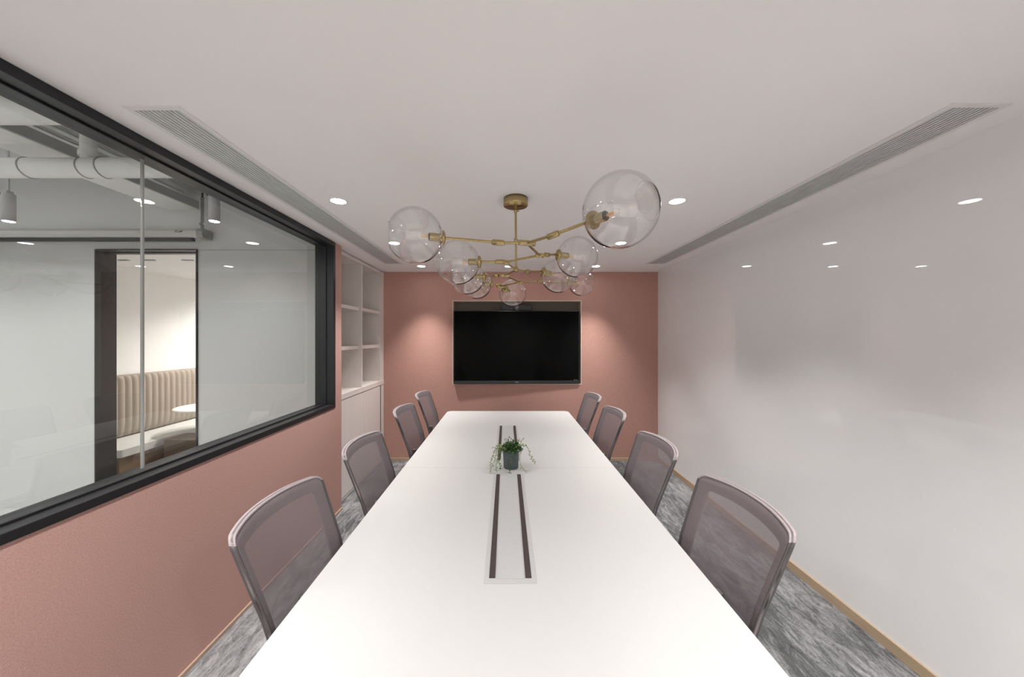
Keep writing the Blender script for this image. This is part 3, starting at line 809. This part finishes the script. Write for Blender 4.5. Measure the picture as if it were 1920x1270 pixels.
# ------------------------------------------------------------------ potted plant
pl = thing('potted_plant', 'small trailing green plant in a slate grey pot on the table', 'plant', (0.031, 2.213, TZ))
MB().lathe([(0.044, 0.0), (0.047, 0.003), (0.0525, 0.118), (0.0535, 0.122), (0.0505, 0.122), (0.048, 0.105), (0.0005, 0.105)], n=40).build('pot', M['pot'], pl)
MB().lathe([(0.0475, 0.100), (0.0475, 0.108)], n=24).build('soil', M['soil'], pl)
def leaf(mb, p, d, up, L, W):
    d = d.normalized(); s_ = d.cross(up)
    if s_.length < 1e-4: s_ = Vector((1, 0, 0))
    s_.normalize(); n_ = s_.cross(d)
    a = p; b_ = p + d * L
    m1 = p + d * L * .35; m2 = p + d * L * .7
    mb.add([a, m1 + s_ * W * .5 + n_ * W * .12, m2 + s_ * W * .36 + n_ * W * .1, b_, m2 - s_ * W * .36 + n_ * W * .1, m1 - s_ * W * .5 + n_ * W * .12, m1 - n_ * W * .05, m2 - n_ * W * .05],
           [(0, 6, 1), (6, 7, 2, 1), (7, 3, 2), (0, 5, 6), (6, 5, 4, 7), (7, 4, 3)], True)
fo = MB()
for k in range(620):
    a = random.uniform(0, 2 * PI); r = 0.068 * math.sqrt(random.random())
    h = 0.106 + random.uniform(0, 0.058) * (1 - (r / 0.078) ** 2) + (0.015 if random.random() < .12 else 0)
    p = Vector((r * math.cos(a), r * math.sin(a), h))
    d = Vector((math.cos(a) * random.uniform(.2, 1), math.sin(a) * random.uniform(.2, 1), random.uniform(-.2, 1.1))) + Vector((random.uniform(-.5, .5), random.uniform(-.5, .5), 0))
    leaf(fo, p, d, Vector((random.uniform(-.4, .4), random.uniform(-.4, .4), 1)), random.uniform(.010, .017), random.uniform(.007, .011))
for k in range(9):
    a = random.uniform(0, 2 * PI); p = Vector((0.03 * math.cos(a), 0.03 * math.sin(a), 0.13))
    e = p + Vector((math.cos(a) * 0.03, math.sin(a) * .02, random.uniform(.025, .05)))
    fo.tube([p, e], 0.001, 5)
    for q in range(5):
        pp = p.lerp(e, 0.3 + q * .17)
        leaf(fo, pp, Vector((random.uniform(-1, 1), random.uniform(-1, 1), .6)), Vector((0, 0, 1)), .009, .006)
fo.build('foliage', M['leafd'], pl)
def vine(pts, nm='trailing_vine', m='leafl', nl=26, sz=1.0):
    v = MB(); pts = [Vector(p) for p in pts]
    # smooth
    out = []
    for i in range(len(pts) - 1):
        p0 = pts[max(0, i - 1)]; p1 = pts[i]; p2 = pts[i + 1]; p3 = pts[min(len(pts) - 1, i + 2)]
        for t in [k / 6 for k in range(6)]:
            out.append(0.5 * ((2 * p1) + (-p0 + p2) * t + (2 * p0 - 5 * p1 + 4 * p2 - p3) * t * t + (-p0 + 3 * p1 - 3 * p2 + p3) * t ** 3))
    out.append(pts[-1])
    v.tube(out, 0.0009, 5, mi=1)
    for k in range(nl):
        f_ = (k + .5) / nl * (len(out) - 1); i = int(f_); p = out[i].lerp(out[min(i + 1, len(out) - 1)], f_ - i)
        t = (out[min(i + 1, len(out) - 1)] - out[i]).normalized()
        side = Vector((random.uniform(-1, 1), random.uniform(-1, .4), random.uniform(-.5, .8)))
        d = (side - t * side.dot(t) * .6)
        leaf(v, p, d, Vector((0, -.6, 1)), random.uniform(.010, .015) * sz, random.uniform(.007, .011) * sz)
    for vv in range(len(v.v)):
        x, y, z = v.v[vv]
        if z < 0.0015: v.v[vv] = (x, y, 0.0015 + abs(z) * .1)
    return v.build(nm, [M[m], M['vine']], pl)
T = lambda px, py, dd=2.2: tuple(P(px, py, dd) - Vector(pl.location))
vine([(-.03, -.01, .115), T(935, 834, 2.17), T(931, 850, 2.15), T(925, 868, 2.13), T(918, 886, 2.12)], nl=30)
vine([(-.03, -.02, .115), T(938, 838, 2.15), T(934, 856, 2.13), T(930, 872, 2.12), T(931, 884, 2.12)], nl=30)
vine([(-.035, 0, .115), T(940, 836, 2.2), T(929, 846, 2.19), T(921, 860, 2.18), T(920, 874, 2.18)], nl=26)
vine([(-.03, -.03, .115), T(941, 842, 2.14), T(937, 856, 2.13), T(936, 870, 2.12), T(940, 880, 2.12)], nl=24, m='leafd')
vine([(-.03, .01, .115), T(936, 836, 2.22), T(928, 839, 2.24), T(922, 841, 2.25)], nl=8)
vine([(.03, -.01, .118), T(975, 836, 2.18), T(988, 838, 2.17), T(995, 856, 2.16), T(1004, 871, 2.15)], nl=30)
vine([(.04, -.02, .115), T(975, 846, 2.14), T(974, 862, 2.13), T(978, 876, 2.12), T(987, 887, 2.12)], nl=16)
vine([(.0, -.04, .118), T(960, 850, 2.14), T(959, 866, 2.14), T(955, 880, 2.13), T(956, 890, 2.115)], nl=22, m='leafd', sz=.9)
vine([(.02, 0, .12), T(973, 836, 2.2), T(978, 828, 2.2), T(981, 822, 2.2)], nl=9)
vine([(0, .01, .13), T(962, 828, 2.2), T(957, 821, 2.2), T(953, 819, 2.2)], nl=6, m='leafd')
